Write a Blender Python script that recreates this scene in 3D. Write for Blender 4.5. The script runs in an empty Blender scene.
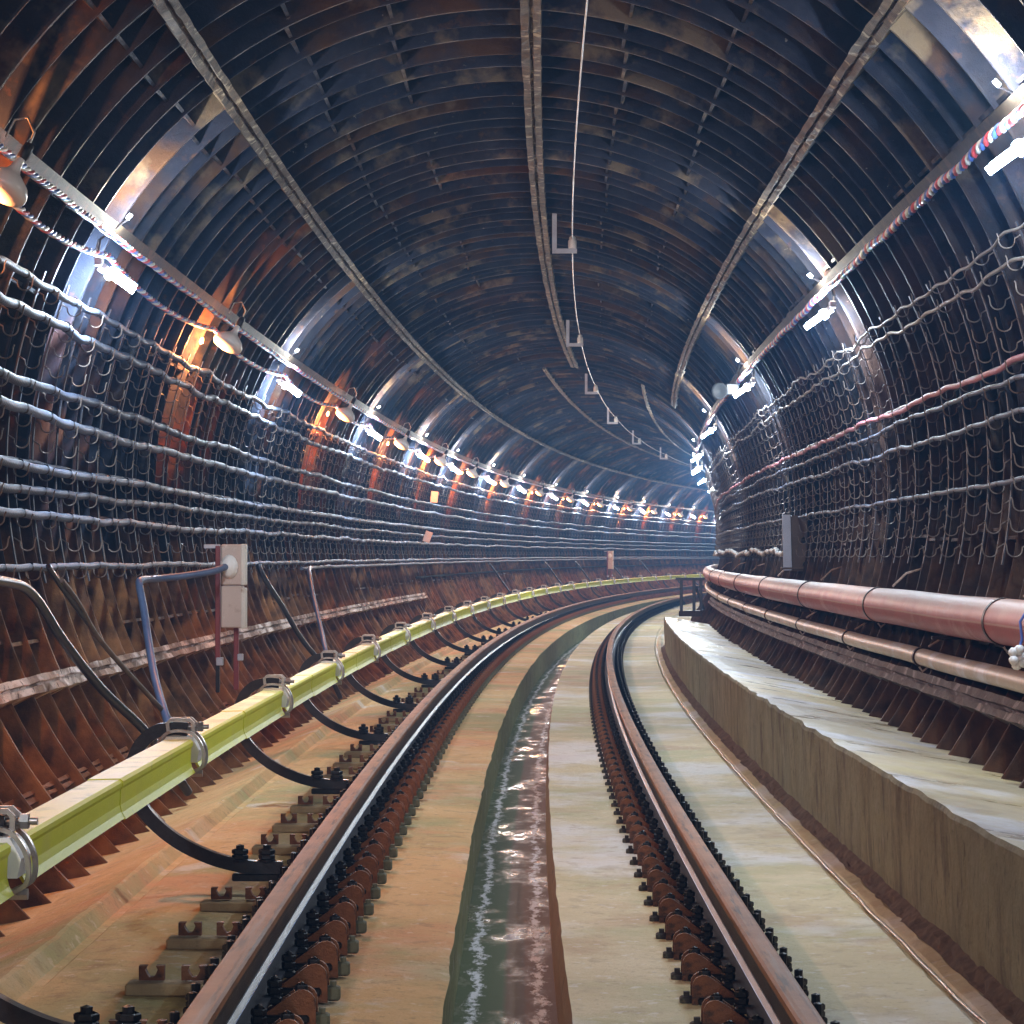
import bpy, math, random
import numpy as np
from mathutils import Vector, Matrix, noise
from math import sin, cos, pi, hypot, atan2, sqrt
random.seed(7)
COL = bpy.context.scene.collection
# ------------------------------------------------------------------ alignment of the curved track
K0, K1, K2, G2, G3 = 1.2030505e-3, .94362763e-5, 1.0709e-7, .67969264e-4, -1.0396517e-6
_t = np.linspace(-20, 180, 1601); _th = K0*_t + (K1*_t*_t/2 + K2*_t**3/3)*(_t > 0)
_dt = _t[1]-_t[0]
_X = np.concatenate([[0], np.cumsum((np.sin(_th[1:])+np.sin(_th[:-1]))/2*_dt)])
_Y = np.concatenate([[0], np.cumsum((np.cos(_th[1:])+np.cos(_th[:-1]))/2*_dt)])
_X -= np.interp(0, _t, _X); _Y -= np.interp(0, _t, _Y)
_Z = (G2*_t*_t/2 + G3*_t**3/6)*(_t > 0)
def head(s): return float(np.interp(s, _t, _th))
def W(s, a, z):
    h = np.interp(s, _t, _th)
    return np.stack([np.interp(s, _t, _X)+a*np.cos(h), np.interp(s, _t, _Y)-a*np.sin(h), np.interp(s, _t, _Z)+z], -1)
CA, CZ = -0.05, 0.53            # centre of the lining circle
def circ_a(R, z, side):
    return CA + side*sqrt(max(R*R-(z-CZ)**2, 0))
S0, S1 = -9.0, 150.0
# ------------------------------------------------------------------ mesh building
class MB:
    def __init__(s): s.v=[]; s.f=[]; s.uv=[]; s.sm=[]; s.mi=[]
    def add(s, V, F, UV=None, smooth=False, mi=0):
        b=len(s.v); s.v.extend([tuple(map(float,p)) for p in V])
        s.uv.extend(UV if UV is not None else [(p[0],p[1]) for p in V])
        for f in F: s.f.append(tuple(b+i for i in f)); s.sm.append(smooth); s.mi.append(mi)
        return s
    def box(s, c, d, M=None, mi=0):
        V=[Vector((c[0]+x*d[0]/2, c[1]+y*d[1]/2, c[2]+z*d[2]/2)) for x in(-1,1) for y in(-1,1) for z in(-1,1)]
        if M is not None:
            cc=Vector(c); V=[cc+M@(p-cc) for p in V]
        return s.add(V,[(0,1,3,2),(4,6,7,5),(0,4,5,1),(2,3,7,6),(0,2,6,4),(1,5,7,3)],mi=mi)
    def bbox(s, c, d, bev=.004, mi=0):
        """chamfered box"""
        x,y,z=[q/2 for q in d]; b=min(bev,x*.9,y*.9,z*.9); V=[];F=[]
        rings=[(-z,-b),( -z+b,0),(z-b,0),(z,-b)]
        for (zz,ins) in rings:
            X=x+ins; Y=y+ins; k=b
            V+=[(c[0]+px,c[1]+py,c[2]+zz) for px,py in ((X,-Y+k),(X,Y-k),(X-k,Y),(-X+k,Y),(-X,Y-k),(-X,-Y+k),(-X+k,-Y),(X-k,-Y))]
        for r in range(3):
            for i in range(8): j=(i+1)%8; F.append((r*8+i,r*8+j,r*8+8+j,r*8+8+i))
        F.append(tuple(range(7,-1,-1))); F.append(tuple(range(24,32)))
        return s.add(V,F,mi=mi)
    def cyl(s, p0, p1, r0, r1=None, n=10, mi=0, smooth=True):
        r1=r0 if r1 is None else r1
        return s.tube([p0,p1],[r0,r1],n,mi=mi,smooth=smooth)
    def tube(s, P, r, n=8, mi=0, caps=True, smooth=True):
        P=[Vector(p) for p in P]; m=len(P); R=r if hasattr(r,'__len__') else [r]*m
        V=[];F=[];UV=[]; L=0; up=None
        for i in range(m):
            t=(P[min(i+1,m-1)]-P[max(i-1,0)]).normalized()
            if up is None:
                up=Vector((0,0,1)) if abs(t.z)<.9 else Vector((0,1,0))
            x=up.cross(t).normalized(); y=t.cross(x); up=y
            if i: L+=(P[i]-P[i-1]).length
            for k in range(n):
                a=2*pi*k/n; V.append(P[i]+x*(R[i]*cos(a))+y*(R[i]*sin(a))); UV.append((k/n,L))
        for i in range(m-1):
            for k in range(n):
                j=(k+1)%n; F.append((i*n+k,i*n+j,(i+1)*n+j,(i+1)*n+k))
        s.add(V,F,UV,smooth,mi)
        if caps:
            s.add(V[:n],[tuple(range(n-1,-1,-1))],mi=mi); s.add(V[-n:],[tuple(range(n))],mi=mi)
        return s
    def prism(s, poly, ax, t0, t1, mi=0):
        """poly in (a,z) extruded along local y (ax='y') or (y,z) along x"""
        n=len(poly); V=[]
        for t in(t0,t1):
            for (p,q) in poly: V.append((p,t,q) if ax=='y' else (t,p,q))
        F=[(i,(i+1)%n,n+(i+1)%n,n+i) for i in range(n)]+[tuple(range(n-1,-1,-1)),tuple(range(n,2*n))]
        return s.add(V,F,mi=mi)
    def lathe(s, prof, axis_o, axis_d, n=20, mi=0, smooth=None):
        d=Vector(axis_d).normalized(); u=Vector((0,1,0)) if abs(d.y)<.9 else Vector((1,0,0))
        x=u.cross(d).normalized(); y=d.cross(x); o=Vector(axis_o); V=[];F=[]
        for (r,h) in prof:
            for k in range(n): a=2*pi*k/n; V.append(o+d*h+x*(r*cos(a))+y*(r*sin(a)))
        for i in range(len(prof)-1):
            for k in range(n): j=(k+1)%n; F.append((i*n+k,i*n+j,(i+1)*n+j,(i+1)*n+k))
        return s.add(V,F,smooth=(n>8) if smooth is None else smooth,mi=mi)
    def build(s, name, mats, parent=None, loc=None, rz=0, solid=False):
        me=bpy.data.meshes.new(name); V=np.array(s.v,dtype=float)
        org=None
        if loc=='auto':
            org=V[np.argmin(V[:,1])].copy() if len(V) else np.zeros(3); V=V-org
        me.from_pydata(V.tolist(),[],s.f)
        me.polygons.foreach_set('use_smooth',s.sm); me.polygons.foreach_set('material_index',s.mi)
        ul=me.uv_layers.new(name='UVMap'); li=np.empty(len(me.loops),dtype=np.int32); me.loops.foreach_get('vertex_index',li)
        ul.data.foreach_set('uv',np.array(s.uv,dtype=np.float32)[li].ravel())
        for m in (mats if isinstance(mats,(list,tuple)) else [mats]): me.materials.append(m)
        me.validate(); me.update()
        o=bpy.data.objects.new(name,me); COL.objects.link(o)
        if org is not None: o.location=Vector(org)
        elif loc is not None: o.location=loc
        if rz: o.rotation_euler=(0,0,rz)
        if parent is not None: o.parent=parent
        return o
def sweep(mb, prof, ss, jit=None, closed=True, smooth=False, mi=0, cap=True):
    """prof: list of (a,z); jit(i_prof,s)->(da,dz)"""
    ss=np.asarray(ss,float); n=len(prof); m=len(ss); pr=np.array(prof,float)
    A=np.repeat(pr[None,:,0],m,0); Z=np.repeat(pr[None,:,1],m,0)
    if jit:
        for j in range(m):
            for i in range(n):
                d=jit(i,ss[j])
                if d: A[j,i]+=d[0]; Z[j,i]+=d[1]
    Sx=np.repeat(ss[:,None],n,1); P=W(Sx,A,Z).reshape(-1,3)
    L=np.concatenate([[0],np.cumsum(np.hypot(*(pr[1:]-pr[:-1]).T))])
    UV=[(float(L[i]),float(ss[j])) for j in range(m) for i in range(n)]
    F=[]; k=n if closed else n-1
    for j in range(m-1):
        for i in range(k):
            i2=(i+1)%n; F.append((j*n+i,j*n+i2,(j+1)*n+i2,(j+1)*n+i))
    if closed and cap: F.append(tuple(range(n-1,-1,-1))); F.append(tuple((m-1)*n+i for i in range(n)))
    mb.add(P,F,UV,smooth,mi); return mb
def srange(s0, s1, near=.25, far=1.0, brk=50):
    out=[s0]
    while out[-1]<s1-1e-6: out.append(min(out[-1]+(near if out[-1]<brk else far), s1))
    return out
# ------------------------------------------------------------------ tags
def tag(o, label, cat, group=None, kind=None):
    if label: o['label']=label
    if cat: o['category']=cat
    if group: o['group']=group
    if kind: o['kind']=kind
    return o
def struct(o, label=None):
    o['kind']='structure'
    if label: o['label']=label
    return o
def thing(name, s, a, z, label, cat, group=None):
    o=bpy.data.objects.new(name,None); COL.objects.link(o); o.empty_display_size=.1
    o.location=Vector(W(s,a,z)); o.rotation_euler=(0,0,-head(s)); return tag(o,label,cat,group)
def place(o, s, a, z, label=None):
    o.location=Vector(W(s,a,z)); o.rotation_euler=(0,0,-head(s))
    if label: o['label']=label
    return o
def dup(root, kids=True):
    r=root.copy(); COL.objects.link(r)
    if kids:
        for ch in root.children:
            c=ch.copy(); COL.objects.link(c); c.parent=r
            for g in ch.children:
                d=g.copy(); COL.objects.link(d); d.parent=c
    return r
ORD=['nearest','second','third','fourth','fifth','sixth','seventh','eighth','ninth','tenth','eleventh','twelfth','thirteenth','fourteenth','fifteenth','sixteenth','seventeenth','eighteenth','nineteenth','twentieth']
# ------------------------------------------------------------------ materials
def ramp(nt, stops, interp='LINEAR'):
    r=nt.nodes.new('ShaderNodeValToRGB'); r.color_ramp.interpolation=interp
    while len(r.color_ramp.elements)<len(stops): r.color_ramp.elements.new(.5)
    for e,(p,c) in zip(r.color_ramp.elements,stops):
        e.position=p; e.color=(c,c,c,1) if not hasattr(c,'__len__') else (*c,1)
    return r
def mat(name, layers, rough=.6, metal=0., rvar=0., bump=0., bscale=40, spec=.5, coord='Object', emit=None):
    """layers: first = colour or (c1,c2,scale); next = (colour, scale, lo, hi, stretch, seed) painted where noise passes lo..hi"""
    m=bpy.data.materials.new(name); m.use_nodes=True; nt=m.node_tree; nt.nodes.clear()
    N=nt.nodes.new; Lk=nt.links.new
    out=N('ShaderNodeOutputMaterial'); bs=N('ShaderNodeBsdfPrincipled'); Lk(bs.outputs[0],out.inputs[0])
    tc=N('ShaderNodeTexCoord')
    def noi(scale, stretch=(1,1,1), seed=0, detail=5, rough_=.6):
        mp=N('ShaderNodeMapping'); Lk(tc.outputs[coord],mp.inputs[0]); mp.inputs['Scale'].default_value=stretch; mp.inputs['Location'].default_value=(seed*3.7,seed*1.3,seed*2.1)
        n=N('ShaderNodeTexNoise'); n.inputs['Scale'].default_value=scale; n.inputs['Detail'].default_value=detail; n.inputs['Roughness'].default_value=rough_
        Lk(mp.outputs[0],n.inputs['Vector']); return n
    b=layers[0]
    if hasattr(b[0],'__len__'):
        n=noi(b[2]); r=ramp(nt,[(.3,b[0]),(.7,b[1])]); Lk(n.outputs[0],r.inputs[0]); col=r.outputs[0]
    else:
        c=N('ShaderNodeRGB'); c.outputs[0].default_value=(*b,1); col=c.outputs[0]
    for i,l in enumerate(layers[1:]):
        c,sc,lo,hi=l[:4]; st=l[4] if len(l)>4 else (1,1,1); mx_=l[5] if len(l)>5 else 1.
        n=noi(sc,st,i+1); r=ramp(nt,[(lo,0.),(hi,mx_)]); Lk(n.outputs[0],r.inputs[0])
        mx=N('ShaderNodeMix'); mx.data_type='RGBA'; Lk(r.outputs[0],mx.inputs[0]); Lk(col,mx.inputs[6]); mx.inputs[7].default_value=(*c,1); col=mx.outputs[2]
    Lk(col,bs.inputs['Base Color'])
    bs.inputs['Metallic'].default_value=metal; bs.inputs['Specular IOR Level'].default_value=spec
    if rvar:
        n=noi(rvar if rvar>1 else 3.,(1,1,1),9); r=ramp(nt,[(.35,max(rough-.3,.05)),(.65,min(rough+.15,1))]); Lk(n.outputs[0],r.inputs[0]); Lk(r.outputs[0],bs.inputs['Roughness'])
    else: bs.inputs['Roughness'].default_value=rough
    if bump:
        n=noi(bscale,(1,1,1),5,8,.7); bp=N('ShaderNodeBump'); bp.inputs['Strength'].default_value=min(bump,1); bp.inputs['Distance'].default_value=.01*max(bump,1)
        Lk(n.outputs[0],bp.inputs['Height']); Lk(bp.outputs[0],bs.inputs['Normal'])
    if emit:
        bs.inputs['Emission Color'].default_value=(*emit[0],1); bs.inputs['Emission Strength'].default_value=emit[1]
    m.diffuse_color=(.5,.5,.5,1); m['bsdf']=bs.name
    return m
# lining: dark cast iron; rust, tan lime deposits and per-ring variation
def iron(name, base, rust, rustlo, rusthi, tan_lo=.62, spec=.25, foot=None):
    m_= mat(name,[(base,tuple(c*1.7 for c in base),2.5),
        (rust,1.1,rustlo,rusthi,(1,1,1)),
        (tuple(c*1.6 for c in rust),9.,.6,.72,(1,1,1),.6),
        ((.20,.155,.10),1.7,tan_lo,tan_lo+.1,(1,1,1),.65),
        ((.42,.38,.32),14.,.70,.76,(1,1,1),.6)],rough=.84,rvar=5.,bump=.6,bscale=30,spec=spec)
    if foot:
        nt=m_.node_tree; bs=nt.nodes[m_['bsdf']]; old=bs.inputs['Base Color'].links[0].from_socket; N=nt.nodes.new; Lk=nt.links.new
        g=N('ShaderNodeNewGeometry'); sx=N('ShaderNodeSeparateXYZ'); Lk(g.outputs['Position'],sx.inputs[0])
        n1=N('ShaderNodeTexNoise'); n1.inputs['Scale'].default_value=1.6; n1.inputs['Detail'].default_value=5; Lk(g.outputs['Position'],n1.inputs['Vector'])
        ad=N('ShaderNodeMath'); ad.operation='MULTIPLY_ADD'; Lk(n1.outputs[0],ad.inputs[0]); ad.inputs[1].default_value=-2.2; Lk(sx.outputs[2],ad.inputs[2])
        mr=N('ShaderNodeMapRange'); Lk(ad.outputs[0],mr.inputs[0]); mr.inputs[1].default_value=-.75; mr.inputs[2].default_value=-1.45
        n2=N('ShaderNodeTexNoise'); n2.inputs['Scale'].default_value=7.; n2.inputs['Detail'].default_value=6; Lk(g.outputs['Position'],n2.inputs['Vector'])
        r=ramp(nt,[(.32,foot[0]),(.68,foot[1])]); Lk(n2.outputs[0],r.inputs[0])
        mx=N('ShaderNodeMix'); mx.data_type='RGBA'; Lk(mr.outputs[0],mx.inputs[0]); Lk(old,mx.inputs[6]); Lk(r.outputs[0],mx.inputs[7]); Lk(mx.outputs[2],bs.inputs['Base Color'])
    return m_
M_ceil = iron('cast iron ceiling', (.012,.015,.028),(.060,.030,.016),.52,.64,.56)
M_wallL= iron('cast iron left wall',(.014,.016,.026),(.110,.036,.015),.50,.62,.62,foot=((.055,.026,.012),(.27,.118,.042)))
M_wallR= iron('cast iron right wall',(.014,.012,.014),(.058,.026,.014),.46,.62,.62,foot=((.022,.012,.008),(.10,.045,.020)))
M_footL= iron('rusty iron left foot',(.12,.048,.020),(.27,.098,.034),.40,.60,.60)
M_footR= iron('rusty iron right foot',(.05,.022,.014),(.13,.052,.022),.42,.60,.60)
M_seam = mat('crusted seam',[((.028,.020,.014),(.14,.095,.05),9.),((.46,.40,.28),8.,.56,.64,(1,1,1),.8),((.08,.05,.03),5.,.56,.64)],rough=.7,bump=1.,bscale=40)
M_ledge= mat('dusty ledge',[((.16,.085,.05),(.36,.24,.17),6.),((.72,.60,.54),2.2,.46,.56),((.08,.04,.03),20.,.58,.66)],rough=.85,bump=1.,bscale=50)
M_ledgeR=mat('dark ledge',[((.05,.032,.026),(.15,.11,.10),6.),((.32,.27,.26),5.,.56,.64),((.08,.04,.03),20.,.58,.66)],rough=.7,bump=1.,bscale=50)
M_strip= mat('grey strip',[((.018,.018,.016),(.045,.038,.028),9.),((.07,.045,.03),6.,.56,.62)],rough=.75,bump=.5,spec=.2)
M_floor= mat('warm concrete slab',[((.60,.38,.16),(.72,.50,.24),1.3),
    ((.38,.36,.16),.55,.48,.60,(1,1,1),.85),
    ((.64,.33,.16),.9,.50,.62,(1,1,1),.8),
    ((.34,.20,.10),5.,.62,.72,(1,.8,1),.5),
    ((.74,.72,.68),1.3,.60,.68,(1,.7,1),.6),
    ((.36,.25,.14),4.5,.60,.72,(1,.6,1),.4),((.70,.60,.42),2.,.54,.68,(1,.6,1),.35),((.34,.23,.12),11.,.56,.66,(1,.8,1),.45),((.80,.70,.52),16.,.60,.68,(1,.8,1),.4),((.24,.15,.08),40.,.60,.68,(1,1,1),.55)],rough=.88,bump=1.4,bscale=12,coord='UV',spec=.2)
M_floorR=mat('wet pale concrete slab',[((.54,.44,.22),(.66,.56,.34),1.6),
    ((.42,.40,.18),.7,.50,.62,(1,1,1),.8),
    ((.46,.30,.15),1.1,.56,.66,(1,1,1),.7),
    ((.74,.75,.80),.9,.50,.62,(.9,.7,1),.6),
    ((.34,.25,.14),3.,.58,.70,(1,.6,1),.4),((.36,.27,.15),11.,.56,.66,(1,.8,1),.45),((.78,.76,.74),16.,.60,.68,(1,.8,1),.4),((.24,.17,.09),40.,.60,.68,(1,1,1),.55)],rough=.62,bump=1.4,bscale=12,coord='UV',spec=.3)
M_ditch= mat('ditch side concrete',[((.16,.19,.08),(.28,.30,.14),3.),((.34,.38,.30),5.,.58,.68,(3,1.5,1)),((.05,.06,.035),9.,.58,.68,(1,2,1))],rough=.6,bump=.9,bscale=25,coord='UV')
M_ditchR=mat('ditch brown side',[((.26,.12,.05),(.36,.20,.09),3.),((.10,.05,.03),9.,.6,.66)],rough=.55,bump=.7,bscale=30,coord='UV')
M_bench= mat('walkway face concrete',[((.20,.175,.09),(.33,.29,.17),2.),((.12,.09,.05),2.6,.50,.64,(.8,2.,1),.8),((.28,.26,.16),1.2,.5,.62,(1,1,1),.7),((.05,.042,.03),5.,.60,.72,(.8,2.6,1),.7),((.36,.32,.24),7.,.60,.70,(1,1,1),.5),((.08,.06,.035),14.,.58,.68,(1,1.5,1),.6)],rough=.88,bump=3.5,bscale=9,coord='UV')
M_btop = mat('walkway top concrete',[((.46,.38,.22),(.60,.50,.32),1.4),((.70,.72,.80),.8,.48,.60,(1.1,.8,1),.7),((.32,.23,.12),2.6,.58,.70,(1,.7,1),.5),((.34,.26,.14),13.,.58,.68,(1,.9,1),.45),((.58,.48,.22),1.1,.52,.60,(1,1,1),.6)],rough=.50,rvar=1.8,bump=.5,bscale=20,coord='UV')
M_rubble=mat('brown rubble',[((.10,.058,.034),(.24,.15,.09),14.)],rough=.9,bump=2.,bscale=60)
M_railtop=mat('rusty rail top',[((.22,.085,.032),(.40,.17,.07),4.),((.30,.24,.20),2.,.55,.65,(12,.3,1),.5),((.10,.045,.022),5.,.54,.66,(6,.4,1))],rough=.62,metal=.0,spec=.25,bump=.1,coord='UV')
M_railside=mat('dark rail side',[((.020,.016,.016),(.05,.03,.020),5.)],rough=.42,metal=.2,bump=.2)
M_railfoot=mat('dark shiny rail foot',[((.014,.016,.024),(.03,.032,.04),3.)],rough=.72,metal=.0,spec=.10)
M_fillet=mat('blue highlight fillet',[((.10,.26,.62),(.16,.34,.72),3.)],rough=.30,metal=.9)  # blue highlight along the rail fillet, put into the colour
M_chair= mat('rusty chair iron',[((.12,.042,.017),(.28,.100,.034),9.),((.035,.018,.012),14.,.52,.64)],rough=.62,metal=.2,bump=.8,bscale=60)
M_black= mat('black greased iron',[((.010,.010,.011),(.030,.026,.024),30.)],rough=.4,metal=.5,bump=.3)
M_plate= mat('dirty tie plate',[((.38,.25,.13),(.52,.37,.20),8.),((.22,.09,.04),6.,.56,.64)],rough=.7,bump=.7)
M_rustc= mat('brown conduit',[((.07,.05,.035),(.15,.11,.08),9.)],rough=.6)
M_yel  = mat('yellow green contact rail cover',[((.74,.74,.010),(.84,.82,.02),2.),((.72,.66,.12),3.,.56,.70,(1,1,1),.5),((.28,.30,.05),12.,.66,.74,(1,1,1),.5)],rough=.5,bump=.1,spec=.4)
M_yel2 = mat('cream cover top',[((.84,.80,.22),(.90,.84,.42),2.5),((.50,.54,.12),4.,.5,.62)],rough=.5,bump=.1)
M_white= mat('white insulator',[((.82,.80,.76),(.90,.88,.85),12.),((.45,.36,.26),8.,.62,.7)],rough=.45)
M_steel= mat('galvanised clamp',[((.30,.29,.28),(.48,.46,.44),30.),((.22,.11,.06),9.,.58,.68)],rough=.35,metal=.7)
M_arm  = mat('black arm',[((.012,.011,.013),(.03,.026,.028),20.)],rough=.38,metal=.3,bump=.3)
def cable_mat(name,c,c2,stripe=True):
    m=mat(name,[(c,c2,6.),((.26,.18,.13),3.,.62,.72,(1,1,1),.5)],rough=.58,metal=.0,bump=.2,spec=.35)
    if stripe:
        nt=m.node_tree; bs=nt.nodes[m['bsdf']]; N=nt.nodes.new; Lk=nt.links.new
        tc=N('ShaderNodeTexCoord'); w=N('ShaderNodeTexWave'); w.bands_direction='Y'; w.inputs['Scale'].default_value=7.; w.inputs['Distortion'].default_value=.6
        Lk(tc.outputs['UV'],w.inputs[0]); b=N('ShaderNodeBump'); b.inputs['Strength'].default_value=.35; b.inputs['Distance'].default_value=.006
        Lk(w.outputs[0],b.inputs['Height']); Lk(b.outputs[0],bs.inputs['Normal'])
    return m
M_cab  = cable_mat('grey armoured cable',(.065,.082,.125),(.12,.14,.19))
M_cabd = cable_mat('dark armoured cable',(.024,.033,.056),(.048,.058,.085))
M_cabw = cable_mat('pale cable',(.26,.25,.24),(.36,.34,.31),False)
M_pink = cable_mat('pink cable',(.50,.16,.20),(.60,.24,.27),False)
M_hose = mat('black hose',[((.016,.018,.026),(.03,.034,.045),10.)],rough=.35)
M_blue = mat('blue grey conduit',[((.055,.085,.17),(.09,.13,.23),6.)],rough=.45)
M_rack = mat('rack steel',[((.022,.024,.036),(.05,.05,.065),12.),((.06,.03,.02),6.,.52,.64)],rough=.6,metal=.0,spec=.3)
M_hook = mat('hook wire',[((.12,.095,.08),(.24,.19,.16),12.),((.10,.05,.025),6.,.50,.62)],rough=.45,metal=.3)
M_red  = mat('red strand',[(.60,.06,.07)],rough=.4); M_wht=mat('white strand',[(.72,.70,.66)],rough=.4); M_blu=mat('blue strand',[(.08,.16,.52)],rough=.4)
M_pipe = mat('dusty red pipe',[((.25,.030,.034),(.34,.060,.056),1.6),((.46,.24,.20),2.5,.56,.68,(1,1,1),.6),((.62,.5,.42),18.,.68,.74,(1,1,1),.5)],rough=.5,bump=.25)
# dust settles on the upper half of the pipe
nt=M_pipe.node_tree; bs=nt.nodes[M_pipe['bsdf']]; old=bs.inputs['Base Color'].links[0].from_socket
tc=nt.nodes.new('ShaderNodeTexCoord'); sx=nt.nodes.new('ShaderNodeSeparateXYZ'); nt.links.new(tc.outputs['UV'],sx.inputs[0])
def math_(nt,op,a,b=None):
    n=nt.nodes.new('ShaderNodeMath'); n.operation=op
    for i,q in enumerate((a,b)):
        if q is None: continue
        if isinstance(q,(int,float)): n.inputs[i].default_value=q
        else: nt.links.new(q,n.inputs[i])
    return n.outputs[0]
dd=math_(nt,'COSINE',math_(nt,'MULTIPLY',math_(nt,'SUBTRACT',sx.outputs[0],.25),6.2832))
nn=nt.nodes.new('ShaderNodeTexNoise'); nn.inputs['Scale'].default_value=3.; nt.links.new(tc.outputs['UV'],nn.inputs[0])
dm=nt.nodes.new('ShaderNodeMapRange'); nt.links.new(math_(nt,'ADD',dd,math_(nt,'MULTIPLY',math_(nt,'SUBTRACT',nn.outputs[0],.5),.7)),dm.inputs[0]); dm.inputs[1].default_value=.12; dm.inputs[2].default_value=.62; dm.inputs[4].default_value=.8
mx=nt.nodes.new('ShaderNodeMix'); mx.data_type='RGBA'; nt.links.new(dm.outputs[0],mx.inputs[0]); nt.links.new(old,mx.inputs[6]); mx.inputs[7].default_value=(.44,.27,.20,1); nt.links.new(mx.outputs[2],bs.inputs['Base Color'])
M_pipe2= mat('cream grey pipe',[((.42,.36,.29),(.56,.49,.40),3.),((.40,.20,.10),5.,.62,.70),((.6,.6,.62),2.,.55,.65)],rough=.45,bump=.2)
M_strap= mat('dark strap',[(.035,.018,.014)],rough=.5,metal=.4)
M_box  = mat('dusty pink cabinet',[((.50,.38,.32),(.60,.48,.41),2.),((.34,.22,.16),4.,.58,.68),((.7,.62,.56),9.,.6,.7)],rough=.55,bump=.15)
M_boxw = mat('pale cabinet cover',[((.62,.57,.50),(.74,.69,.62),4.),((.4,.28,.2),6.,.62,.7)],rough=.5)
M_post = mat('dark red post',[((.16,.02,.022),(.24,.035,.03),8.)],rough=.5)
M_door = mat('blue white door',[((.40,.46,.62),(.52,.58,.74),3.)],rough=.4)
M_brown= mat('brown box',[((.07,.045,.035),(.13,.085,.06),5.),((.42,.35,.24),2.2,.60,.64)],rough=.6)
M_cone = mat('enamel shade',[((.66,.62,.60),(.78,.74,.72),5.)],rough=.25)
M_lampb= mat('lamp body grey',[(.30,.28,.26)],rough=.5)
M_led  = mat('glowing cool tube',[(.8,.85,.9)],emit=((.72,.86,1.),38.))
M_bulb = mat('glowing warm bulb',[(.9,.6,.3)],emit=((1.,.42,.14),9.))
M_horn = mat('dull horn',[((.035,.04,.045),(.06,.065,.07),7.)],rough=.6)
M_paper= mat('pinkish tag plate',[((.55,.40,.36),(.62,.46,.42),3.)],rough=.7)
M_lbr  = mat('pale bracket',[((.34,.36,.42),(.46,.48,.54),7.)],rough=.45,metal=.3)
M_wire = mat('thin wire',[(.40,.38,.36)],rough=.4,metal=.4)
M_fence= mat('dark blue railing',[((.018,.022,.04),(.04,.045,.07),7.)],rough=.5)
M_lug  = mat('mossy lug',[((.10,.105,.06),(.20,.19,.12),20.),((.03,.02,.015),9.,.5,.6)],rough=.8,bump=.6)
M_plug = mat('grout plug',[((.02,.02,.024),(.05,.045,.04),9.)],rough=.5)
# water
def water():
    m=bpy.data.materials.new('ditch water'); m.use_nodes=True; nt=m.node_tree; nt.nodes.clear(); N=nt.nodes.new; Lk=nt.links.new
    out=N('ShaderNodeOutputMaterial'); bs=N('ShaderNodeBsdfPrincipled'); Lk(bs.outputs[0],out.inputs[0])
    tc=N('ShaderNodeTexCoord'); sx=N('ShaderNodeSeparateXYZ'); Lk(tc.outputs['UV'],sx.inputs[0])
    def noi(sc,st,det=6,seed=0,ro=.65):
        mp=N('ShaderNodeMapping'); mp.inputs['Scale'].default_value=st; mp.inputs['Location'].default_value=(seed,seed*2,0); Lk(tc.outputs['UV'],mp.inputs[0]); n=N('ShaderNodeTexNoise'); n.inputs['Scale'].default_value=sc; n.inputs['Detail'].default_value=det; n.inputs['Roughness'].default_value=ro; Lk(mp.outputs[0],n.inputs[0]); return n.outputs[0]
    # silt: green on the left half, brown on the right
    r=ramp(nt,[(.47,(.075,.10,.035)),(.53,(.15,.075,.036))]); w=math_(nt,'ADD',math_(nt,'MULTIPLY',sx.outputs[0],2.5),math_(nt,'MULTIPLY',math_(nt,'SUBTRACT',noi(1.5,(1,.4,1)),.5),.12))
    Lk(w,r.inputs[0])
    # scum lines near both banks
    d1=math_(nt,'ABSOLUTE',math_(nt,'SUBTRACT',math_(nt,'ADD',sx.outputs[0],math_(nt,'MULTIPLY',math_(nt,'SUBTRACT',noi(1.1,(1,1,1),3,4.),.5),.16)),.075))
    d2=math_(nt,'ABSOLUTE',math_(nt,'SUBTRACT',math_(nt,'ADD',sx.outputs[0],math_(nt,'MULTIPLY',math_(nt,'SUBTRACT',noi(1.6,(1,1,1),3,9.),.5),.14)),.335))
    e=math_(nt,'MINIMUM',d1,d2); mr=N('ShaderNodeMapRange'); Lk(e,mr.inputs[0]); mr.inputs[1].default_value=.004; mr.inputs[2].default_value=.075; mr.inputs[3].default_value=.17; mr.inputs[4].default_value=-.12
    f=math_(nt,'ADD',noi(20.,(1,.35,1),8,2.,.8),mr.outputs[0]); fr=ramp(nt,[(.60,0.),(.68,1.)]); Lk(f,fr.inputs[0])
    mx=N('ShaderNodeMix'); mx.data_type='RGBA'; Lk(fr.outputs[0],mx.inputs[0]); Lk(r.outputs[0],mx.inputs[6]); mx.inputs[7].default_value=(.80,.78,.80,1); Lk(mx.outputs[2],bs.inputs['Base Color'])
    pr=ramp(nt,[(.36,.08),(.52,.62)]); Lk(noi(2.2,(1.5,.6,1),6,5.,.7),pr.inputs[0]); Lk(math_(nt,'MAXIMUM',pr.outputs[0],math_(nt,'MULTIPLY',fr.outputs[0],.7)),bs.inputs['Roughness'])
    bp=N('ShaderNodeBump'); bp.inputs['Strength'].default_value=.22; bp.inputs['Distance'].default_value=.004
    Lk(noi(13.,(1,.5,1),4,7.),bp.inputs['Height']); Lk(bp.outputs[0],bs.inputs['Normal'])
    bs.inputs['Specular IOR Level'].default_value=.12
    return m
M_water=water()
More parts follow.
